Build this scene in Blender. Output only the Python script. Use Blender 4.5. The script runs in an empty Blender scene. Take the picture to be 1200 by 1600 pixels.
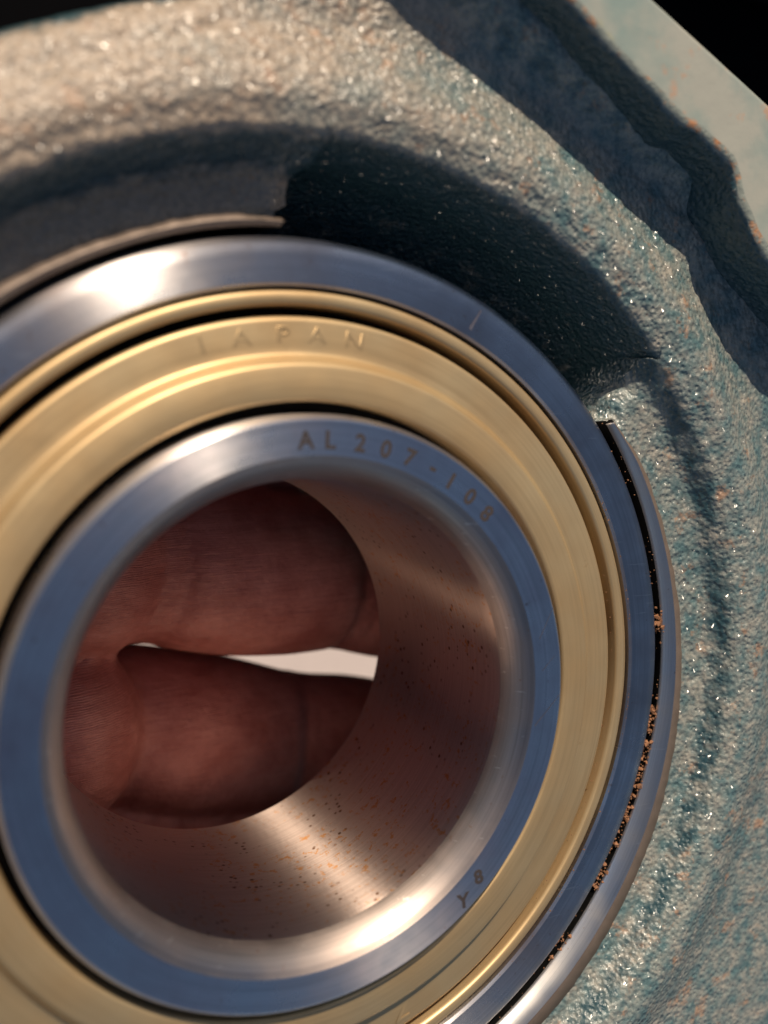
import bpy, bmesh, math, random
import numpy as np
from mathutils import Matrix, Vector

random.seed(7)
rng = np.random.default_rng(11)
SC = bpy.context.scene
COL = SC.collection
MM = 0.001
BASE = Vector((0.0, 0.0, 0.300))          # centre of the bearing's front face, 30 cm above the ground

# ------------------------------------------------------------------ camera
F_PX = 1575.0
cam_d = bpy.data.cameras.new('camera')
cam_d.sensor_fit = 'VERTICAL'
cam_d.sensor_height = 24.0
cam_d.lens = F_PX / 1600.0 * 24.0
cam_d.clip_start = 0.002
cam_d.clip_end = 60.0
cam = bpy.data.objects.new('camera', cam_d)
COL.objects.link(cam)
r_ = Vector((0.8893879, 0.0, 0.4571533))
u_ = Vector((0.0496113, 0.9940940, -0.0965185))
b_ = Vector((-0.4544533, 0.1085223, 0.8841352))
p_ = BASE + Vector((-28.175, 22.977, 65.384)) * MM
cam.matrix_world = Matrix(((r_.x, u_.x, b_.x, p_.x), (r_.y, u_.y, b_.y, p_.y), (r_.z, u_.z, b_.z, p_.z), (0, 0, 0, 1)))
cam_d.dof.use_dof = True
cam_d.dof.focus_distance = 0.0885
cam_d.dof.aperture_fstop = 12.0
SC.camera = cam

# ------------------------------------------------------------------ light
SUN_AZ, SUN_EL = math.radians(93.0), math.radians(36.5)
world = bpy.data.worlds.new('World')
SC.world = world
world.use_nodes = True
wn = world.node_tree
bg = wn.nodes['Background']
sky = wn.nodes.new('ShaderNodeTexSky')
sky.sky_type = 'NISHITA'
sky.sun_disc = False
sky.dust_density = 2.0
sky.air_density = 1.0
sky.sun_elevation = SUN_EL
sky.sun_rotation = math.radians(90.0) - SUN_AZ
wn.links.new(sky.outputs[0], bg.inputs[0])
bg.inputs[1].default_value = 0.066
sun_d = bpy.data.lights.new('sun', 'SUN')
sun_d.energy = 4.6
sun_d.angle = math.radians(0.53)
sun_d.color = (1.0, 0.83, 0.64)
sun = bpy.data.objects.new('sun', sun_d)
COL.objects.link(sun)
sdir = Vector((math.cos(SUN_EL) * math.cos(SUN_AZ), math.cos(SUN_EL) * math.sin(SUN_AZ), math.sin(SUN_EL)))
sun.rotation_euler = sdir.to_track_quat('Z', 'Y').to_euler()
sun.location = BASE + sdir * 3.0
vs = SC.view_settings
vs.view_transform = 'Standard'
vs.look = 'None'
vs.gamma = 1.0
vs.use_curve_mapping = False
vs.exposure = 0.03


# ------------------------------------------------------------------ helpers
def tag(o, label=None, cat=None, group=None, kind=None):
    if label: o['label'] = label
    if cat: o['category'] = cat
    if group: o['group'] = group
    if kind: o['kind'] = kind
    return o


def thing(name, label, cat, loc=BASE):
    o = bpy.data.objects.new(name, None)
    COL.objects.link(o)
    o.location = loc
    o.empty_display_size = 0.01
    return tag(o, label, cat)


def mesh_obj(name, verts, faces, mat, parent=None, smooth=True, loc=None):
    """verts in millimetres, relative to the bearing's front face centre"""
    me = bpy.data.meshes.new(name)
    v = np.asarray(verts, float) * MM
    me.from_pydata(v.tolist(), [], faces if isinstance(faces, list) else faces.tolist())
    me.materials.append(mat)
    if smooth:
        me.polygons.foreach_set('use_smooth', [True] * len(me.polygons))
    me.update()
    o = bpy.data.objects.new(name, me)
    COL.objects.link(o)
    if parent:
        o.parent = parent
    elif loc is not None:
        o.location = loc
    return o


def grid_faces(nr, nc, wrap, off=0):
    i = np.arange(nr - 1)[:, None]
    j = np.arange(nc if wrap else nc - 1)[None, :]
    a = i * nc + j
    b = i * nc + (j + 1) % nc
    c = (i + 1) * nc + (j + 1) % nc
    d = (i + 1) * nc + j
    return np.stack([a, b, c, d], -1).reshape(-1, 4) + off


def lathe(name, profile, mat, parent, seg=360, sharp=32.0, a0=None, a1=None):
    """profile: (radius, z) in mm; vertices are split where the profile bends sharply"""
    pr = [np.array(p, float) for p in profile]
    runs = [[pr[0]]]
    for k in range(1, len(pr)):
        runs[-1].append(pr[k])
        if k < len(pr) - 1:
            d1, d2 = pr[k] - pr[k - 1], pr[k + 1] - pr[k]
            ang = abs(math.degrees(math.atan2(d1[0] * d2[1] - d1[1] * d2[0], d1 @ d2)))
            if ang > sharp:
                runs.append([pr[k]])
    wrap = a0 is None
    t = np.linspace(0, 2 * math.pi, seg, endpoint=False) if wrap else np.linspace(a0, a1, seg)
    V, Fc, off = [], [], 0
    for run in runs:
        for (R, z) in run:
            V.append(np.stack([R * np.cos(t), R * np.sin(t), np.full_like(t, z)], -1))
        Fc.append(grid_faces(len(run), seg, wrap, off))
        off += len(run) * seg
    return mesh_obj(name, np.concatenate(V), np.concatenate(Fc), mat, parent)


LAT = rng.random((64, 64, 64))


def vnoise(x, y, z):
    xi, yi, zi = np.floor(x).astype(int), np.floor(y).astype(int), np.floor(z).astype(int)
    fx, fy, fz = x - xi, y - yi, z - zi
    fx, fy, fz = [q * q * (3 - 2 * q) for q in (fx, fy, fz)]
    out = 0
    for dx in (0, 1):
        for dy in (0, 1):
            for dz in (0, 1):
                w = (fx if dx else 1 - fx) * (fy if dy else 1 - fy) * (fz if dz else 1 - fz)
                out = out + w * LAT[(xi + dx) % 64, (yi + dy) % 64, (zi + dz) % 64]
    return out * 2 - 1


def fbm(P, scale, octaves=3, gain=0.5):
    s, a, tot = 0, 1.0, 0
    for k in range(octaves):
        q = P / scale * (2.03 ** k) + 17.3 * k
        s = s + a * vnoise(q[:, 0], q[:, 1], q[:, 2])
        tot += a
        a *= gain
    return s / tot


# ------------------------------------------------------------------ materials
def new_mat(name):
    m = bpy.data.materials.new(name)
    m.use_nodes = True
    nt = m.node_tree
    return m, nt, nt.nodes['Principled BSDF']


def N(nt, kind, **kw):
    n = nt.nodes.new(kind)
    for k, v in kw.items():
        setattr(n, k, v)
    return n


def coords(nt, scale=1000.0, stretch=(1, 1, 1)):
    tc = N(nt, 'ShaderNodeTexCoord')
    mp = N(nt, 'ShaderNodeMapping')
    mp.inputs['Scale'].default_value = [scale * s for s in stretch]
    nt.links.new(tc.outputs['Object'], mp.inputs['Vector'])
    return mp.outputs['Vector']


def polar(nt, kr, ka, kz):
    """(radius, angle, z) coordinates in mm / radians, scaled: for turning marks on round parts"""
    tc = N(nt, 'ShaderNodeTexCoord')
    sp = N(nt, 'ShaderNodeSeparateXYZ')
    nt.links.new(tc.outputs['Object'], sp.inputs[0])
    def mth(op, a, b=None):
        m = N(nt, 'ShaderNodeMath', operation=op)
        for i, q in enumerate((a, b)):
            if q is None: continue
            if isinstance(q, (int, float)): m.inputs[i].default_value = q
            else: nt.links.new(q, m.inputs[i])
        return m.outputs[0]
    r = mth('SQRT', mth('ADD', mth('MULTIPLY', sp.outputs[0], sp.outputs[0]), mth('MULTIPLY', sp.outputs[1], sp.outputs[1])))
    r = mth('MULTIPLY', r, 1000.0 * kr)
    a = mth('MULTIPLY', mth('ARCTAN2', sp.outputs[1], sp.outputs[0]), ka)
    z = mth('MULTIPLY', sp.outputs[2], 1000.0 * kz)
    cb = N(nt, 'ShaderNodeCombineXYZ')
    for i, q in enumerate((r, a, z)):
        nt.links.new(q, cb.inputs[i])
    return cb.outputs[0]


def noise(nt, vec, scale, detail=3.0, rough=0.55):
    n = N(nt, 'ShaderNodeTexNoise')
    n.inputs['Scale'].default_value = scale
    n.inputs['Detail'].default_value = detail
    n.inputs['Roughness'].default_value = rough
    nt.links.new(vec, n.inputs['Vector'])
    return n.outputs['Fac']


def ramp(nt, fac, stops, interp='LINEAR'):
    r = N(nt, 'ShaderNodeValToRGB')
    r.color_ramp.interpolation = interp
    e = r.color_ramp.elements
    while len(e) < len(stops): e.new(0.5)
    for q, (p, c) in zip(e, stops):
        q.position = p
        q.color = (c, c, c, 1) if isinstance(c, (int, float)) else (*c, 1)
    nt.links.new(fac, r.inputs[0])
    return r.outputs[0]


def mix(nt, fac, a, b):
    m = N(nt, 'ShaderNodeMix', data_type='RGBA')
    for sock, q in ((m.inputs[0], fac), (m.inputs[6], a), (m.inputs[7], b)):
        if isinstance(q, (int, float)): sock.default_value = q
        elif isinstance(q, tuple): sock.default_value = (*q, 1)
        else: nt.links.new(q, sock)
    return m.outputs[2]


def bump(nt, height, dist_mm, strength=1.0, prev=None):
    b = N(nt, 'ShaderNodeBump')
    b.inputs['Strength'].default_value = strength
    b.inputs['Distance'].default_value = dist_mm * MM
    nt.links.new(height, b.inputs['Height'])
    if prev is not None: nt.links.new(prev, b.inputs['Normal'])
    return b.outputs[0]


def make_cast():
    m, nt, p = new_mat('teal_painted_cast_iron')
    v = coords(nt)
    big = noise(nt, v, 0.10, 3)
    mid = noise(nt, v, 0.55, 4, 0.6)
    fine = noise(nt, v, 2.2, 3, 0.6)
    dust = ramp(nt, mid, [(0.36, 0.0), (0.68, 1.0)])
    ge = N(nt, 'ShaderNodeNewGeometry')
    sx = N(nt, 'ShaderNodeSeparateXYZ')
    nt.links.new(ge.outputs['Normal'], sx.inputs[0])
    ad = N(nt, 'ShaderNodeMath', operation='MULTIPLY_ADD')
    nt.links.new(mid, ad.inputs[0]); ad.inputs[1].default_value = 0.55
    nt.links.new(sx.outputs[2], ad.inputs[2])
    up_face = ramp(nt, ad.outputs[0], [(0.80, 0.0), (1.24, 1.0)])       # dust on what faces up; dark bare paint also deepens recess shade
    tc = N(nt, 'ShaderNodeTexCoord')
    so = N(nt, 'ShaderNodeSeparateXYZ')
    nt.links.new(tc.outputs['Object'], so.inputs[0])
    # browner tone towards one end of the casting
    fx = N(nt, 'ShaderNodeMath', operation='MULTIPLY_ADD')
    nt.links.new(so.outputs[0], fx.inputs[0]); fx.inputs[1].default_value = -16.0
    nt.links.new(big, fx.inputs[2])
    brown_end = ramp(nt, fx.outputs[0], [(0.20, 0.0), (0.62, 0.85)])
    dirt = mix(nt, dust, (0.09, 0.165, 0.175), (0.32, 0.305, 0.26))
    dirt = mix(nt, brown_end, dirt, (0.40, 0.30, 0.215))
    dirt = mix(nt, ramp(nt, fine, [(0.40, 0.3), (0.54, 0.0)]), dirt, (0.07, 0.095, 0.10))
    rust = noise(nt, v, 0.42, 5, 0.7)
    dirt = mix(nt, ramp(nt, rust, [(0.58, 0.0), (0.68, 0.65)]), dirt, (0.40, 0.21, 0.11))
    c = mix(nt, up_face, (0.024, 0.064, 0.078), dirt)
    nt.links.new(c, p.inputs['Base Color'])
    nt.links.new(ramp(nt, fine, [(0.3, 0.28), (0.7, 0.5)]), p.inputs['Roughness'])
    p.inputs['Specular IOR Level'].default_value = 0.6
    p.inputs['Coat Weight'].default_value = 0.42
    p.inputs['Coat Roughness'].default_value = 0.17
    vo = N(nt, 'ShaderNodeTexVoronoi', feature='SMOOTH_F1')
    vo.inputs['Scale'].default_value = 2.5
    nt.links.new(v, vo.inputs['Vector'])
    b1 = bump(nt, vo.outputs['Distance'], 0.26, 0.8)
    b2 = bump(nt, noise(nt, v, 3.2, 3, 0.6), 0.10, 0.8, b1)
    nt.links.new(b2, p.inputs['Normal'])
    v2 = N(nt, 'ShaderNodeTexVoronoi', feature='SMOOTH_F1')
    v2.inputs['Scale'].default_value = 1.0
    v2.inputs['Smoothness'].default_value = 0.7
    nt.links.new(v, v2.inputs['Vector'])
    nt.links.new(bump(nt, v2.outputs['Distance'], 0.9, 1.0), p.inputs['Coat Normal'])
    return m


def make_rail():
    m, nt, p = new_mat('pale_green_grey_paint')
    v = coords(nt)
    a = noise(nt, v, 0.16, 4, 0.6)
    c = mix(nt, ramp(nt, a, [(0.38, 0.0), (0.62, 1.0)]), (0.23, 0.30, 0.275), (0.36, 0.365, 0.315))
    s = noise(nt, v, 0.34, 4, 0.6)
    c = mix(nt, ramp(nt, s, [(0.60, 0.0), (0.68, 0.75)]), c, (0.46, 0.27, 0.17))
    w = noise(nt, v, 0.27, 2)
    c = mix(nt, ramp(nt, w, [(0.64, 0.0), (0.72, 0.6)]), c, (0.36, 0.34, 0.16))
    nt.links.new(c, p.inputs['Base Color'])
    p.inputs['Roughness'].default_value = 0.5
    nt.links.new(bump(nt, noise(nt, v, 0.8, 4), 0.08, 0.5), p.inputs['Normal'])
    return m


def make_steel(name, col, rough, aniso, blot_tone=None, turn=14.0, radial=True):
    m, nt, p = new_mat(name)
    p.inputs['Metallic'].default_value = 1.0
    vp = polar(nt, turn, 2.0, turn)
    lines = noise(nt, vp, 1.0, 4, 0.65)
    v = coords(nt)
    blot = noise(nt, v, 0.11, 5, 0.6)
    c = mix(nt, ramp(nt, blot, [(0.34, 0.0), (0.72, 0.9)]), col, blot_tone or tuple(q * 0.7 for q in col))  # blotches: stains, also standing in for dark reflections in the rings
    ring = noise(nt, polar(nt, 4.5, 0.8, 4.5), 1.0, 5, 0.75)
    c = mix(nt, ramp(nt, ring, [(0.36, 0.5), (0.60, 0.0)]), c, tuple(q * 0.5 for q in col))
    nick = noise(nt, coords(nt, 1000.0, (0.25, 2.6, 1.0)), 1.0, 4, 0.6)
    c = mix(nt, ramp(nt, nick, [(0.66, 0.0), (0.70, 0.55)]), c, (0.85, 0.80, 0.74))
    sp = noise(nt, v, 0.9, 5, 0.7)
    c = mix(nt, ramp(nt, sp, [(0.65, 0.0), (0.72, 0.8)]), c, (0.34, 0.18, 0.11))
    nt.links.new(c, p.inputs['Base Color'])
    nt.links.new(ramp(nt, blot, [(0.3, rough * 0.8), (0.7, rough * 1.35)]), p.inputs['Roughness'])
    p.inputs['Anisotropic'].default_value = aniso
    tg = N(nt, 'ShaderNodeTangent', direction_type='RADIAL', axis='Z')
    nt.links.new(tg.outputs[0], p.inputs['Tangent'])
    p.inputs['Anisotropic Rotation'].default_value = 0.25
    nt.links.new(bump(nt, lines, 0.012, 0.5), p.inputs['Normal'])
    return m


def make_bore():
    m, nt, p = new_mat('ground_bore_steel_with_rust')
    p.inputs['Metallic'].default_value = 1.0
    v = coords(nt)
    lines = noise(nt, polar(nt, 1.0, 2.0, 9.0), 1.0, 4, 0.6)
    c = mix(nt, ramp(nt, lines, [(0.3, 0.0), (0.7, 1.0)]), (0.47, 0.375, 0.33), (0.62, 0.51, 0.455))
    big = noise(nt, v, 0.14, 3)
    pits = N(nt, 'ShaderNodeTexVoronoi', feature='F1')
    pits.inputs['Scale'].default_value = 1.25
    pits.inputs['Randomness'].default_value = 1.0
    nt.links.new(v, pits.inputs['Vector'])
    where = ramp(nt, noise(nt, v, 0.19, 2), [(0.50, 0.0), (0.58, 1.0)])
    pit = ramp(nt, pits.outputs['Distance'], [(0.13, 1.0), (0.27, 0.0)])
    mm = N(nt, 'ShaderNodeMath', operation='MULTIPLY')
    nt.links.new(pit, mm.inputs[0]); nt.links.new(where, mm.inputs[1])
    c = mix(nt, mm.outputs[0], c, (0.16, 0.085, 0.05))
    sp = noise(nt, v, 1.5, 4, 0.7)
    wm = N(nt, 'ShaderNodeMath', operation='MULTIPLY')
    nt.links.new(ramp(nt, sp, [(0.56, 0.0), (0.64, 1.0)]), wm.inputs[0])
    nt.links.new(ramp(nt, big, [(0.40, 0.0), (0.52, 1.0)]), wm.inputs[1])
    c = mix(nt, wm.outputs[0], c, (0.55, 0.28, 0.12))
    nt.links.new(c, p.inputs['Base Color'])
    p.inputs['Roughness'].default_value = 0.29
    p.inputs['Anisotropic'].default_value = 1.0
    tg = N(nt, 'ShaderNodeTangent', direction_type='RADIAL', axis='Z')
    nt.links.new(tg.outputs[0], p.inputs['Tangent'])
    p.inputs['Anisotropic Rotation'].default_value = 0.25
    b1 = bump(nt, lines, 0.012, 0.5)
    b2 = bump(nt, sp, 0.02, 0.5, b1)
    nt.links.new(b2, p.inputs['Normal'])
    return m


def make_gold():
    m, nt, p = new_mat('yellow_passivated_shield')
    p.inputs['Metallic'].default_value = 0.62
    v = coords(nt)
    a = noise(nt, v, 0.09, 3)
    c = mix(nt, ramp(nt, a, [(0.35, 0.0), (0.65, 1.0)]), (0.57, 0.39, 0.195), (0.59, 0.455, 0.26))
    s = noise(nt, v, 0.7, 5, 0.7)
    c = mix(nt, ramp(nt, s, [(0.68, 0.0), (0.75, 0.7)]), c, (0.40, 0.22, 0.08))
    nt.links.new(c, p.inputs['Base Color'])
    wr = noise(nt, polar(nt, 3.0, 1.2, 3.0), 1.0, 5, 0.75)
    c2 = mix(nt, ramp(nt, wr, [(0.36, 0.35), (0.56, 0.0)]), c, (0.36, 0.25, 0.13))
    nt.links.new(c2, p.inputs['Base Color'])
    sm_ = noise(nt, v, 0.3, 5, 0.7)
    nt.links.new(ramp(nt, sm_, [(0.35, 0.40), (0.65, 0.48)]), p.inputs['Roughness'])
    nt.links.new(bump(nt, noise(nt, polar(nt, 7.0, 3.0, 7.0), 1.0, 4, 0.7), 0.01, 0.4), p.inputs['Normal'])
    return m


def make_plain(name, col, rough, metal=0.0, spec=0.4):
    m, nt, p = new_mat(name)
    v = coords(nt)
    a = noise(nt, v, 0.8, 3)
    nt.links.new(mix(nt, a, tuple(q * 0.75 for q in col), tuple(min(1, q * 1.25) for q in col)), p.inputs['Base Color'])
    p.inputs['Roughness'].default_value = rough
    p.inputs['Metallic'].default_value = metal
    p.inputs['Specular IOR Level'].default_value = spec
    return m


def make_skin():
    m, nt, p = new_mat('brown_skin')
    v = coords(nt)
    a = noise(nt, v, 0.2, 5, 0.65)
    c = mix(nt, ramp(nt, a, [(0.35, 0.0), (0.65, 1.0)]), (0.40, 0.12, 0.095), (0.60, 0.235, 0.19))
    nt.links.new(c, p.inputs['Base Color'])
    p.inputs['Roughness'].default_value = 0.42
    p.inputs['Subsurface Weight'].default_value = 0.12
    p.inputs['Subsurface Radius'].default_value = (1.0, 0.35, 0.2)
    p.inputs['Subsurface Scale'].default_value = 0.003
    vs_ = coords(nt, 1000.0, (0.35, 1.0, 0.6))
    w = N(nt, 'ShaderNodeTexWave', wave_type='BANDS', bands_direction='Y')
    w.inputs['Scale'].default_value = 1.5
    w.inputs['Distortion'].default_value = 5.0
    w.inputs['Detail'].default_value = 2.0
    w.inputs['Detail Scale'].default_value = 0.7
    nt.links.new(vs_, w.inputs['Vector'])
    b1 = bump(nt, w.outputs['Fac'], 0.05, 0.6)
    b0 = bump(nt, noise(nt, coords(nt, 1000.0, (0.10, 0.8, 0.3)), 1.0, 4, 0.7), 0.35, 0.7, b1)
    b2 = bump(nt, noise(nt, v, 1.1, 4, 0.6), 0.2, 0.7, b0)
    nt.links.new(b2, p.inputs['Normal'])
    return m


def make_chip():
    m, nt, p = new_mat('chipped_rusty_edge')
    v = coords(nt)
    a = noise(nt, v, 0.45, 4, 0.65)
    nt.links.new(mix(nt, ramp(nt, a, [(0.50, 0.0), (0.60, 1.0)]), (0.24, 0.27, 0.24), (0.45, 0.22, 0.11)), p.inputs['Base Color'])
    p.inputs['Roughness'].default_value = 0.65
    nt.links.new(bump(nt, noise(nt, v, 2.5, 4), 0.15, 0.8), p.inputs['Normal'])
    return m


M_CHIP = make_chip()
M_CAST = make_cast()
M_RAIL = make_rail()
M_SEAT = make_steel('machined_seat_steel', (0.90, 0.89, 0.86), 0.36, 0.5, (0.60, 0.54, 0.48))
M_OUTER = make_steel('outer_ring_steel', (0.74, 0.74, 0.75), 0.27, 0.97, (0.44, 0.37, 0.36))
M_INNER = make_steel('inner_ring_steel', (0.92, 0.92, 0.92), 0.29, 0.9, (0.58, 0.48, 0.52))
M_EDGE = make_steel('turned_edge_steel', (0.50, 0.43, 0.39), 0.42, 0.6, (0.46, 0.37, 0.33))
M_BAND = make_plain('dull_brown_machined_band', (0.20, 0.155, 0.125), 0.5, 0.3)
M_BORE = make_bore()
M_GOLD = make_gold()
M_GAP = make_plain('gap_black', (0.004, 0.004, 0.004), 0.7, 0.0, 0.1)  # darkness of the gaps put into a near-black colour; also the rubber lip
M_INK = make_plain('dark_etched_mark', (0.05, 0.04, 0.038), 0.6)
M_SCR = make_plain('bare_scratch', (0.62, 0.50, 0.45), 0.35, 1.0)
M_RUST = make_plain('orange_rust_grit', (0.27, 0.13, 0.065), 0.8)
M_SKIN = make_skin()
M_GROUND = make_plain('black_shaded_ground', (0.004, 0.004, 0.0045), 0.9, 0.0, 0.0)  # near-black colour stands in for ground lying in shade
M_BOARD = make_plain('pale_board_paint', (0.62, 0.53, 0.49), 0.7)

# ------------------------------------------------------------------ ground
g = 2.5
gx = np.linspace(-g, g, 41)
GX, GY = np.meshgrid(gx * 1000, gx * 1000, indexing='ij')
GP = np.stack([GX.ravel(), GY.ravel(), np.zeros(GX.size)], -1)
GP[:, 2] = fbm(GP, 300.0, 3) * 6.0 - 6.0
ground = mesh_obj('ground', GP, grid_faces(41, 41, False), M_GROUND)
tag(ground, 'dark ground far below the bearing', None, kind='structure')

# ------------------------------------------------------------------ housing
T0 = math.radians(64.2)                     # direction of the straight rail
Un, Vn = np.array([math.cos(T0), math.sin(T0)]), np.array([math.sin(T0), -math.cos(T0)])
SLOT = 16.5                                 # half width of the two loading slots

housing = thing('bearing_housing', 'teal painted cast iron bearing housing with worn dusty rough surface', 'housing')


def seat_edge(deg):
    x = np.array([-180, -100, -48, -25, -2, 16, 35, 70, 110, 140, 180])
    y = np.array([37.0, 38.0, 38.6, 38.2, 37.3, 36.7, 36.3, 36.1, 35.95, 36.2, 37.2])
    K = np.interp((deg + 180) % 360 - 180, x, y)
    a = np.abs((deg - np.degrees(T0) + 90) % 180 - 90)
    t = np.clip((a - 26.5) / 9.0, 0, 1)
    return 35.62 + (K - 35.62) * (0.12 + 0.88 * t * t * (3 - 2 * t))


def out_radius(deg):
    d = (deg + 180) % 360 - 180
    x = np.array([-180, -150, -120, -95, 15, 30, 39, 90, 97, 103, 112, 125, 150, 180])
    y = np.array([49.3, 51.5, 58.0, 66.0, 68.0, 62.0, 59.6, 59.6, 54.0, 50.4, 49.7, 49.6, 49.3, 49.3])
    R = np.interp(d, x, y)
    rail = 56.0 / np.maximum(np.cos(np.radians(d) - T0), 0.5)
    return np.where((d > 39) & (d < 90), np.minimum(R, rail), R)


PHS = 26.0


def warp(ph, R):
    """column parameter ph (deg from the slot direction) -> angle, so that a column runs along each slot's straight side"""
    k = np.round(ph / 180.0)
    q = ph - 180.0 * k
    s, a = np.sign(q), np.abs(q)
    e = np.degrees(np.arcsin(np.clip(SLOT / R, 0, 1))) + 0.5 * np.sin(R * 2.3 + k) + 0.35 * np.sin(R * 5.1 + 2 * s)
    th = np.where(a <= PHS, a / PHS * e, np.where(a < 60, e + (a - PHS) * (60 - e) / (60 - PHS), a))
    return 180.0 * k + s * th


cols = []
for k in (0, 180):
    fine = 0.34 if k == 0 else 2.0
    # from -90 to 90 about each slot direction
    lo = list(np.arange(-90, -PHS - 1e-6, fine if k == 0 else 1.5))
    inn = list(np.arange(-PHS, PHS + 1e-6, fine))
    hi = list(np.arange(PHS + fine, 90, fine if k == 0 else 1.5))
    cols += [(k + q, False) for q in lo] + [(k - PHS, False)] + [(k + q, True) for q in inn] + [(k + PHS, True), (k + PHS, False)] + [(k + q, False) for q in hi]
# columns visible below the bearing (far side of -90) need the fine step too
cols2 = []
for i, (ph, ins) in enumerate(cols):
    cols2.append((ph, ins))
cols = cols2
PH = np.array([c[0] for c in cols])
INS = np.array([c[1] for c in cols])
nominal = np.degrees(T0) + PH


def smooth(a, b, x):
    t = np.clip((x - a) / (b - a), 0, 1)
    return t * t * (3 - 2 * t)


DIP = np.interp(nominal, [-60, 80, 91, 150, 190, 300], [0, 0, 1.0, 1.0, 0.3, 0])


def face_z(R, dip=0.0):
    z = -2.55 + 0.25 * smooth(37.5, 39.8, R) + 2.25 * smooth(39.5, 41.9, R) + 0.40 * smooth(41.8, 43.6, R)
    z = z - 2.4 * dip * smooth(35.6, 36.6, R) * (1 - smooth(38.2, 41.4, R))
    z = z - 1.8 * smooth(43.8, 50.0, R) - 0.02 * np.maximum(R - 50, 0)
    return z


rowsR, rowsZ = [], []
Kd = seat_edge(nominal)
Ro = out_radius(nominal)
nl = 8
for i in range(nl):                                        # ledge beside the seat / slot floor
    f = i / (nl - 1)
    Ra = Kd + (np.maximum(Kd + 0.55, 39.6) - Kd) * f
    Rs = 35.2 + (39.9 - 35.2) * f
    rowsR.append(np.where(INS, Rs, Ra))
    rowsZ.append(np.where(INS, -17.0 + 8.0 * f, face_z(Ra, DIP)))
for i in range(1, 13):                                     # step up to the lip
    f = i / 12
    Ra = np.maximum(Kd + 0.55, 39.6) * (1 - f) + 42.4 * f
    fs = min(1.0, f * 1.25)
    Rs = 39.9 + 1.3 * fs ** 0.7 + (42.4 - 41.2) * max(0.0, (f - 0.8) / 0.2)
    zs = -9.0 + 8.2 * fs if f <= 0.8 else float(face_z(np.array(Rs)))
    zs = min(zs, float(face_z(np.array(Rs))))
    rowsR.append(np.where(INS, Rs, Ra))
    rowsZ.append(np.where(INS, zs, face_z(Ra, DIP)))
nf = 78
for i in range(1, nf + 1):
    f = (i / nf) ** 1.15
    R = 42.4 + (Ro - 3.0 - 42.4) * f
    rowsR.append(R)
    rowsZ.append(face_z(R))
for i in range(1, 9):                                      # rounded outer edge
    a = i / 8 * math.pi / 2
    rowsR.append(Ro - 3.0 + 3.0 * math.sin(a))
    rowsZ.append(face_z(Ro - 3.0) - 3.0 * (1 - math.cos(a)))
for z in (-7.0, -12.0, -18.0, -24.1):
    rowsR.append(Ro + 0.15 * (-4 - z) / 10)
    rowsZ.append(np.full_like(Ro, z))
rowsR.append(np.full_like(Ro, 37.0))
rowsZ.append(np.full_like(Ro, -24.1))
RR, ZZ = np.array(rowsR), np.array(rowsZ)
near = np.abs(np.abs(PH - 180.0 * np.round(PH / 180.0)) - PHS)
rnd = np.where(INS, 0.0, np.exp(-(near / 1.1) ** 2))
ZZ = ZZ - 0.75 * rnd[None, :] * (RR < 41.0) * (1 - smooth(39.5, 41.0, RR))
TH = np.radians(np.degrees(T0) + warp(np.broadcast_to(PH, RR.shape), np.maximum(RR, SLOT + 1)))
X, Y = RR * np.cos(TH), RR * np.sin(TH)
# fillet where the casting runs up into the rail
Uc = X * Un[0] + Y * Un[1]
Vc = X * Vn[0] + Y * Vn[1]
ZZ = ZZ + np.where(ZZ > -5, 2.6 * smooth(50.2, 54.0, Uc) + 0.9 * smooth(13.0, 19.0, Vc) * smooth(45.0, 51.0, Uc), 0)
P = np.stack([X.ravel(), Y.ravel(), ZZ.ravel()], -1)
amp = np.ones(RR.shape)
amp[-1] = 0
amp[0] = 0.3
relief = 0.13 * fbm(P, 0.6, 2) + 0.10 * fbm(P + 40, 2.6, 2) + 0.22 * fbm(P + 90, 9.0, 2)
P[:, 2] += relief * amp.ravel()
rad = 0.10 * fbm(P + 63, 1.1, 2) * amp.ravel()
P[:, 0] += rad * np.cos(TH.ravel())
P[:, 1] += rad * np.sin(TH.ravel())
body = mesh_obj('cast_body', P, grid_faces(RR.shape[0], RR.shape[1], True), M_CAST, housing)
bm = bmesh.new()
bm.from_mesh(body.data)
bmesh.ops.remove_doubles(bm, verts=bm.verts, dist=2e-6)
bm.to_mesh(body.data)
bm.free()

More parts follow.
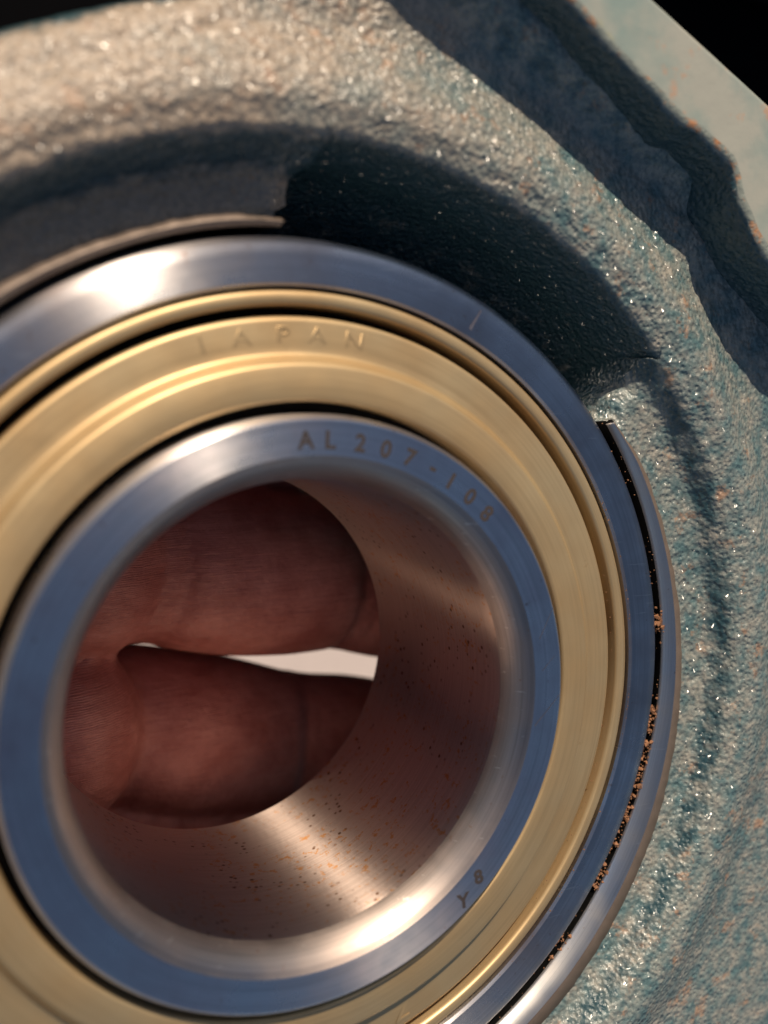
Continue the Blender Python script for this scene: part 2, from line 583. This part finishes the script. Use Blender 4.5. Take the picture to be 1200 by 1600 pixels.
# machined seat, broken by the two slots
for c in (0, 1):
    ed = math.degrees(math.asin(SLOT / 35.6))
    a0, a1 = T0 + math.radians(ed + 180 * c), T0 + math.radians(180 - ed + 180 * c)
    t = np.linspace(a0, a1, 320)
    K = seat_edge(np.degrees(t)) + 0.06
    mid = 35.5 + (K - 35.5) * 0.55
    K = K + 0.10 * fbm(np.stack([36 * np.cos(t), 36 * np.sin(t), 0 * t], -1), 0.7, 2)
    rows = [(35.0 + 0 * t, -18.0), (35.72 + 0 * t, -10.9), (35.62 + 0 * t, -7.0), (35.50 + 0 * t, -3.8), (35.40 + 0 * t, -3.1), (35.48 + 0 * t, -2.78),
            (mid, -2.30), (mid + 0.02, -2.30), (K, -2.44), (K + 0.25, -2.95)]
    low = 0.35 * smooth(70, 95, np.degrees(t)) * (1 - smooth(190, 230, np.degrees(t)))
    V = np.concatenate([np.stack([R * np.cos(t), R * np.sin(t), z - low], -1) for R, z in rows])
    nt_, nr_ = len(t), len(rows)
    Fs = grid_faces(nr_, nt_, False).tolist()
    caps = [[i * nt_ for i in range(nr_)], [i * nt_ + nt_ - 1 for i in range(nr_)][::-1]]
    st = mesh_obj('machined_seat', V, caps + Fs, M_SEAT, housing)
    st.data.materials.append(M_BAND)
    st.data.materials.append(M_GAP)  # lower wall coloured black so the gap looks dark
    mi = np.zeros(len(st.data.polygons), int); mi[-3 * (len(t) - 1):] = 1; mi[:4 * (len(t) - 1) + 2] = 2
    mi2 = mi[2:].reshape(nr_ - 1, nt_ - 1)
    dull = (np.degrees(t[:-1]) > 80) & (np.degrees(t[:-1]) < 200)
    mi2[4:, dull] = 1
    st.data.polygons.foreach_set('material_index', mi)

# straight rail along one side of the housing
inner = np.array([(-34, 55.5), (-26, 55.2), (-12, 54.8), (-6.0, 54.5), (-3.6, 54.3), (-1.0, 53.9), (2.1, 53.3), (4.9, 53.2), (7.3, 53.0), (9.5, 53.1),
                  (12.2, 53.0), (13.6, 52.7), (15.1, 51.0), (17.4, 49.5), (20.0, 48.6), (26, 47.5), (38, 47.0), (46, 47.5)], float)
dl = np.concatenate([[0], np.cumsum(np.hypot(*np.diff(inner, axis=0).T))])
ss = np.arange(0, dl[-1], 0.35)
iv, iu = np.interp(ss, dl, inner[:, 0]), np.interp(ss, dl, inner[:, 1])
ker = np.ones(5) / 5
iv[2:-2] = np.convolve(iv, ker, 'valid'); iu[2:-2] = np.convolve(iu, ker, 'valid')
iu = iu + 0.30 * fbm(np.stack([ss, 0 * ss, 0 * ss], -1), 1.8, 3)
n = len(iv)
tx, ty = np.gradient(iv), np.gradient(iu)
ln = np.hypot(tx, ty)
ix, iy = ty / ln, -tx / ln                                   # outward (towards the bearing)
rows = []
OUT = 59.05
for off, z in ((1.6, -6.0), (0.9, -2.5), (0.42, 2.2), (0.22, 3.4), (0.0, 3.82), (-0.3, 3.98)):
    rows.append((iv + ix * off, iu + iy * off, np.full(n, z)))
for f in np.linspace(0.05, 0.97, 22):
    rows.append((iv * (1 - f) + iv * f, (iu + 0.3) * (1 - f) + OUT * f, np.full(n, 4.0)))
rows += [(iv, np.full(n, OUT - 0.05), np.full(n, 3.95)), (iv, np.full(n, OUT), np.full(n, 3.75)), (iv, np.full(n, OUT), np.full(n, -24.1)), (iv, np.full(n, 50.0), np.full(n, -24.1))]
rv, ru, rz = (np.array([r[k] for r in rows]) for k in range(3))
Q = np.stack([(ru * Un[0] + rv * Vn[0]).ravel(), (ru * Un[1] + rv * Vn[1]).ravel(), rz.ravel()], -1)
nz = fbm(Q, 1.3, 3)
wall = (np.arange(len(rows)) < 4).astype(float)[:, None] * np.ones(n)
Q[:, 2] += 0.04 * fbm(Q, 3.0, 3)
Q[:, 0] += 0.28 * nz * wall.ravel() * -Un[0]
Q[:, 1] += 0.28 * nz * wall.ravel() * -Un[1]
nrow = len(rows)
Fr = grid_faces(nrow, n, False)
split = 4
cast_part = Fr[:(split) * (n - 1)]
top_part = Fr[(split) * (n - 1):]
caps = [[i * n for i in range(nrow)], [i * n + n - 1 for i in range(nrow)][::-1]]
rail = mesh_obj('side_rail', Q, np.concatenate([cast_part, top_part]).tolist() + caps, M_RAIL, housing)
rail.data.materials.append(M_CAST); rail.data.materials.append(M_CHIP)
mi = np.zeros(len(rail.data.polygons), int); mi[:len(cast_part)] = 1; mi[len(cast_part):len(cast_part) + 2 * (n - 1)] = 2
rail.data.polygons.foreach_set('material_index', mi)
rail['label'] = 'smooth pale grey green side rail with orange worn edge'

# ------------------------------------------------------------------ bearing
bearing = thing('insert_bearing', 'round steel insert bearing with gold coloured shield seated in the housing', 'bearing')
SPH, ZC = 35.5, -10.9
arc = [(math.sqrt(SPH ** 2 - (z - ZC) ** 2), z) for z in np.linspace(-3.15, -18.8, 14)]
lathe('outer_ring', [(30.2, -6.5), (31.22, -6.0), (31.22, -2.62), (31.40, -2.40), (33.3, -2.38), (33.95, -2.46), (34.35, -2.72)] + arc + [(34.0, -19.4), (31.0, -19.4), (30.2, -14)], M_OUTER, bearing)
lathe('shield_rim', [(30.98, -6.0), (30.96, -2.95), (30.88, -2.70), (30.70, -2.58), (30.15, -2.56), (29.95, -2.66), (29.86, -2.95), (29.86, -6.0)], M_GOLD, bearing, sharp=80)
lathe('groove_floor', [(31.3, -5.4), (29.0, -5.4)], M_GAP, bearing)  # groove darkness painted on as a black floor
sp = [(29.10, -5.6), (29.10, -3.0), (29.06, -2.82), (28.92, -2.70), (28.7, -2.66), (27.0, -2.55), (26.55, -2.50)]
for k in range(1, 10):
    f = k / 9
    sp.append((26.55 - 1.05 * f, -2.50 + 1.02 * (f * f * (3 - 2 * f))))
sp += [(24.5, -1.38), (23.35, -1.25), (23.12, -1.32), (23.02, -1.55), (23.0, -4.0)]
shield = lathe('shield', sp, M_GOLD, bearing, sharp=80)
lathe('seal_lip', [(23.2, -3.4), (22.0, -3.6)], M_GAP, bearing)
# inner ring: face, outer chamfer, rounded bore edge; the bore is a part of its own
edge = []
for k in range(0, 11):
    t = math.radians(k * 8.2)
    e1 = np.array([19.24 - 1.78 * math.cos(t), -2.43 + 2.43 * math.sin(t)])
    s = k / 10
    e2 = np.array([17.46 + 1.78 * s, -2.43 + 2.43 * s])
    edge.append(tuple(e1 * 0.62 + e2 * 0.38))
edge[-1] = (19.2, -0.03)
inner_ring = lathe('inner_ring', [(19.24, 0.0), (21.72, 0.0), (21.80, -0.03), (22.10, -0.42), (22.16, -0.55), (22.16, -7.0)], M_INNER, bearing, sharp=16)
lathe('bore_edge', edge + [(19.24, 0.0)], M_EDGE, inner_ring, sharp=40)
lathe('bore', [(17.46, -2.40), (17.38, -2.8), (17.3, -4.0)] + [(17.3 - 0.25 * (k / 8), -4.0 - 19.6 * k / 8) for k in range(1, 9)] + [(17.3, -24.0), (22.0, -24.0), (22.1, -18.0)], M_BORE, inner_ring)


def char_mesh(ch, size, extrude, bev, mat, sx=1.0):
    cu = bpy.data.curves.new('glyph', 'FONT')
    cu.body = ch
    cu.size = size
    cu.align_x = 'CENTER'
    cu.align_y = 'CENTER'
    cu.extrude = extrude
    cu.bevel_depth = bev
    cu.bevel_resolution = 2
    cu.offset = 0.06 if bev == 0 else 0.0
    o = bpy.data.objects.new('glyph', cu)
    COL.objects.link(o)
    dg = bpy.context.evaluated_depsgraph_get()
    me = bpy.data.meshes.new_from_object(o.evaluated_get(dg))
    V = np.empty(len(me.vertices) * 3)
    me.vertices.foreach_get('co', V)
    V = V.reshape(-1, 3)
    V[:, 0] *= sx
    Fc = [list(p.vertices) for p in me.polygons]
    bpy.data.objects.remove(o)
    bpy.data.curves.remove(cu)
    bpy.data.meshes.remove(me)
    return V, Fc


def inscription(name, items, radius, z, size, mat, parent, extrude=0.004, bev=0.0, sx=1.0, flip=0.0, smooth_=False):
    VV, FF, off = [], [], 0
    for ch, deg in items:
        V, Fc = char_mesh(ch, size, extrude, bev, mat, sx)
        V = V - np.array([(V[:, 0].max() + V[:, 0].min()) / 2, (V[:, 1].max() + V[:, 1].min()) / 2, 0])
        if ch == '-': V[:, 1] += 0.0
        a = math.radians(deg - 90 + flip)
        c, s = math.cos(a), math.sin(a)
        x = V[:, 0] * c - V[:, 1] * s + radius * math.cos(math.radians(deg))
        y = V[:, 0] * s + V[:, 1] * c + radius * math.sin(math.radians(deg))
        VV.append(np.stack([x, y, V[:, 2] + z], -1))
        FF += [[q + off for q in f] for f in Fc]
        off += len(V)
    return mesh_obj(name, np.concatenate(VV), FF, mat, parent, smooth=smooth_)


inscription('etched_number', list(zip('AL207-108', (92, 86.6, 80, 74, 68, 62, 56.8, 50.8, 45))), 20.35, 0.008, 1.75, M_INK, inner_ring)
inscription('etched_letter', [('8', -47), ], 20.5, 0.008, 1.6, M_INK, inner_ring, flip=150)
inscription('etched_letter', [('Y', -53)], 20.9, 0.008, 1.7, M_INK, inner_ring, flip=150)
inscription('embossed_word', list(zip('JAPAN', (105.5, 99.2, 92.6, 87.2, 81.0))), 27.75, -2.60, 1.75, M_GOLD, shield, extrude=0.0, bev=0.042, sx=1.25, smooth_=True)
inscription('embossed_letter', [('Z', -72.5)], 27.75, -2.60, 1.75, M_GOLD, shield, extrude=0.0, bev=0.042, sx=1.25, smooth_=True)


def scratch(x0, y0, x1, y1, w, z, parent):
    d = np.array([x1 - x0, y1 - y0]); d = d / np.hypot(*d)
    nn = np.array([-d[1], d[0]]) * w / 2
    V = [(x0 + nn[0], y0 + nn[1], z), (x0 - nn[0], y0 - nn[1], z), (x1 - nn[0] * .4, y1 - nn[1] * .4, z), (x1 + nn[0] * .4, y1 + nn[1] * .4, z)]
    mesh_obj('scratch', V, [[0, 1, 2, 3]], M_SCR, parent, smooth=False)


scratch(19.25, -3.3, 21.7, -1.0, 0.13, 0.006, inner_ring)
scratch(19.6, 3.9, 20.9, 6.4, 0.10, 0.006, inner_ring)
scratch(19.9, 1.2, 21.2, 2.4, 0.07, 0.006, inner_ring)
scratch(14.2, 28.6, 15.2, 30.1, 0.30, -2.374, bearing.children[0])

# ------------------------------------------------------------------ rust grit in the gap round the bearing
ico = np.array([(1, 0, 0), (-1, 0, 0), (0, 1, 0), (0, -1, 0), (0, 0, 1), (0, 0, -1)], float)
icf = [[0, 2, 4], [2, 1, 4], [1, 3, 4], [3, 0, 4], [2, 0, 5], [1, 2, 5], [3, 1, 5], [0, 3, 5]]
GV, GF, off = [], [], 0
for k in range(380):
    if k < 230:
        deg = rng.choice([-9, -14, -17, -20, -23, -27, -34, -45, 5]) + rng.normal(0, 1.6)
        R = rng.uniform(34.5, 35.5)
        z = -2.95 - 0.5 * rng.random() + 0.3 * abs(R - 35.0)
        s = min(0.42, rng.lognormal(-2.1, 0.6))
    else:
        deg = rng.uniform(-60, 40)
        R = rng.choice([31.3, 34.4, 29.3, 34.9]) + rng.normal(0, 0.08)
        z = {True: -2.75, False: -2.45}[R > 34 or R < 30]
        s = rng.uniform(0.03, 0.09)
    A = ico * rng.uniform(0.5, 1.2, (6, 3)) * s
    q = Matrix.Rotation(rng.uniform(0, 6.28), 3, Vector(rng.normal(0, 1, 3)).normalized())
    A = A @ np.array(q)
    c = np.array([R * math.cos(math.radians(deg)), R * math.sin(math.radians(deg)), z])
    GV.append(A + c); GF += [[i + off for i in f] for f in icf]; off += 6
grit = mesh_obj('rust_grit', np.concatenate(GV), GF, M_RUST, None, smooth=False, loc=BASE)
tag(grit, 'orange rust grit lying in the gap between bearing ring and housing', 'rust', kind='stuff')


# ------------------------------------------------------------------ the hand that carries the housing from below
def capsule_chain(path, radii, seg=28):
    path = np.array(path, float); radii = np.array(radii, float)
    s = np.concatenate([[0], np.cumsum(np.linalg.norm(np.diff(path, axis=0), axis=1))])
    m = max(12, int(s[-1] / 1.5))
    t = np.linspace(0, s[-1], m)
    def cr(vals):
        return np.stack([np.interp(t, s, vals[:, k]) for k in range(vals.shape[1])], -1)
    C, Rr = cr(path), np.interp(t, s, radii)
    for _ in range(3):
        C[1:-1] = (C[:-2] + C[1:-1] * 2 + C[2:]) / 4
        Rr[1:-1] = (Rr[:-2] + Rr[1:-1] * 2 + Rr[2:]) / 4
    T = np.gradient(C, axis=0); T /= np.linalg.norm(T, axis=1)[:, None]
    # rounded ends
    pre = [(C[0] - T[0] * Rr[0] * math.cos(a), Rr[0] * math.sin(a), T[0]) for a in np.linspace(0.08, 1.45, 7)]
    post = [(C[-1] + T[-1] * Rr[-1] * math.cos(a), Rr[-1] * math.sin(a), T[-1]) for a in np.linspace(1.45, 0.08, 7)]
    rings = pre + [(C[i], Rr[i], T[i]) for i in range(m)] + post
    V = []
    for c, r, t_ in rings:
        a = np.cross(t_, (0.03, 0.05, 1.0)); a /= np.linalg.norm(a)
        b = np.cross(t_, a)
        th = np.linspace(0, 2 * math.pi, seg, endpoint=False)
        V.append(c + r * (np.cos(th)[:, None] * a + np.sin(th)[:, None] * b))
    V = np.concatenate(V)
    nr = len(rings)
    Fc = grid_faces(nr, seg, True).tolist()
    Fc.append(list(range(seg))[::-1])
    Fc.append([(nr - 1) * seg + i for i in range(seg)])
    return V, Fc


pieces = []
fd = np.array([0.978, -0.208])              # the fingers point this way
fp = np.array([0.208, 0.978])


def fpt(along, across, z):
    q = np.array([-4.6, -2.3]) + fd * along + fp * across
    return (q[0], q[1], z)


# across: + is towards the thumb; gap between middle and ring finger at 0
fingers = [
    ('index', 27.5, 8.6, [(-14, 0.94, -36), (2, 1.0, -35.5), (22, 0.9, -36), (24, 0.9, -36), (45, 0.9, -37), (66, 0.80, -37), (78, 0.62, -36.5)], 0.06),
    ('middle', 9.65, 9.0, [(-16, 0.98, -38), (-2, 1.01, -37.4), (6, 1.06, -36.8), (10, 1.06, -36.4), (17, 0.99, -36.8), (21.5, 0.88, -37.6), (27, 0.98, -37.4), (50, 0.9, -37), (73, 0.80, -37), (87, 0.62, -36)], 0.028),
    ('ring', -9.65, 8.7, [(-16, 0.98, -41.5), (-3, 1.01, -42), (4, 1.06, -41.6), (8, 1.10, -41.4), (17, 0.98, -42.2), (21.5, 0.89, -42.5), (28, 0.98, -42.5), (48, 0.9, -38.5), (68, 0.80, -38), (80, 0.62, -37)], -0.02),
    ('little', -23.8, 8.0, [(-18, 1.0, -39), (-2, 1.0, -39), (14, 0.9, -39), (18, 0.9, -39), (34, 0.85, -39.5), (48, 0.75, -39), (57, 0.6, -38)], -0.05),
]
for nm, ac, r, ch, spread in fingers:
    pieces.append(capsule_chain([fpt(a, ac + max(0, a) * spread, z) for a, k, z in ch], [r * k for a, k, z in ch]))
for ac, r0 in ((26, 12.5), (9, 12.5), (-9, 12.0), (-25, 11.0)):   # palm
    pieces.append(capsule_chain([fpt(-8.2, ac, -36.0), fpt(-30, ac * 0.97, -39), fpt(-58, ac * 0.85, -40), fpt(-84, ac * 0.62, -41)], [r0 * 0.86, r0, r0 * 1.05, r0 * 1.1]))
pieces.append(capsule_chain([fpt(-84, 18, -43), fpt(-64, 30, -46), fpt(-44, 36, -49), fpt(-26, 37, -50), fpt(-12, 36, -50)], [14, 14.5, 11, 9.6, 7.4]))  # thumb
pieces.append(capsule_chain([fpt(-84, 8, -42), fpt(-110, 2, -44), fpt(-170, 0, -52), fpt(-205, 0, -56)], [20, 21, 25, 28]))
pieces.append(capsule_chain([fpt(-84, -8, -42), fpt(-110, -6, -44), fpt(-170, -4, -52), fpt(-205, -4, -56)], [20, 20, 25, 28]))
HV, HF, off = [], [], 0
for V, Fc in pieces:
    HV.append(V); HF += [[i + off for i in f] for f in Fc]; off += len(V)
tmp = mesh_obj('hand_blank', np.concatenate(HV), HF, M_SKIN)
md = tmp.modifiers.new('remesh', 'REMESH')
md.mode = 'VOXEL'
md.voxel_size = 0.6 * MM
md.use_smooth_shade = True
sm = tmp.modifiers.new('smooth', 'SMOOTH')
sm.factor = 0.5
sm.iterations = 6
dg = bpy.context.evaluated_depsgraph_get()
hme = bpy.data.meshes.new_from_object(tmp.evaluated_get(dg))
bpy.data.objects.remove(tmp)
hme.name = 'hand'
hme.materials.clear(); hme.materials.append(M_SKIN)
hme.polygons.foreach_set('use_smooth', [True] * len(hme.polygons))
co = np.empty(len(hme.vertices) * 3)
hme.vertices.foreach_get('co', co)
co = co.reshape(-1, 3)
# skin creases across finger roots and joints, palm side
q = co / MM
al = (q[:, 0] + 4.6) * fd[0] + (q[:, 1] + 2.3) * fd[1]
ac = (q[:, 0] + 4.6) * fp[0] + (q[:, 1] + 2.3) * fp[1]
cr = 0
for a0, dep, wd in ((1.2, 0.5, 0.9), (21.3, 0.9, 0.8), (22.9, 0.5, 0.6), (46.5, 0.6, 0.8)):
    cr = cr + dep * np.exp(-((al - a0 - 0.6 * np.sin(ac * 0.25)) / wd) ** 2)
cr = cr + 1.4 * np.exp(-((al - 1.5) / 2.2) ** 2 - ((ac - 0.2) / 1.6) ** 2)
up = q[:, 2] > -44
co[:, 2] -= np.where(up, cr, 0) * MM * 0.8
hme.vertices.foreach_set('co', co.ravel())
hme.update()
hand = bpy.data.objects.new('hand', hme)
COL.objects.link(hand)
hand.location = BASE
tag(hand, 'brown skinned bare hand seen through the bore, palm up under the bearing', 'hand')

# ------------------------------------------------------------------ pale board on the ground, glimpsed between two fingers
bw, bh, bt, bv = 170.0, 120.0, 18.0, 2.0
def board(cx, cy, rot):
    prof = [(0, 0), (0, bt - bv), (bv, bt)]
    V, Fc = [], []
    rings = [(0.0, -2.0), (0.0, bt - bv), (bv, bt)]
    for ins, z in rings:
        for sx, sy in ((-1, -1), (1, -1), (1, 1), (-1, 1)):
            x, y = sx * (bw / 2 - ins), sy * (bh / 2 - ins)
            V.append((x * math.cos(rot) - y * math.sin(rot), x * math.sin(rot) + y * math.cos(rot), z))
    for k in range(2):
        for i in range(4):
            Fc.append([k * 4 + i, k * 4 + (i + 1) % 4, (k + 1) * 4 + (i + 1) % 4, (k + 1) * 4 + i])
    Fc.append([8, 9, 10, 11]); Fc.append([3, 2, 1, 0])
    return mesh_obj('pale_board', V, Fc, M_BOARD, None, smooth=False, loc=Vector((cx * MM, cy * MM, 0)))
tag(board(120.0, -80.0, math.radians(-8)), 'pale sunlit board glimpsed in the gap between two fingers', 'board')

# ------------------------------------------------------------------ a dark stone on the ground beyond the housing
th, ph = np.meshgrid(np.linspace(0, 2 * math.pi, 48, endpoint=False), np.linspace(0.02, math.pi - 0.02, 24))
SV = np.stack([np.cos(th) * np.sin(ph), np.sin(th) * np.sin(ph), np.cos(ph)], -1).reshape(-1, 3)
SV = SV * (1 + 0.22 * fbm(SV * 3 + 9, 1.6, 3))[:, None] * np.array([95.0, 52.0, 42.0])
M_STONE = make_plain('dark_purple_grey_stone', (0.032, 0.026, 0.028), 0.8, 0.0, 0.1)
stone = mesh_obj('stone', SV, grid_faces(24, 48, True)[:, ::-1], M_STONE, None, loc=Vector((0.362, 0.262, 0.022)))
tag(stone, 'dark purple grey stone on the ground beyond the straight rail', 'stone')
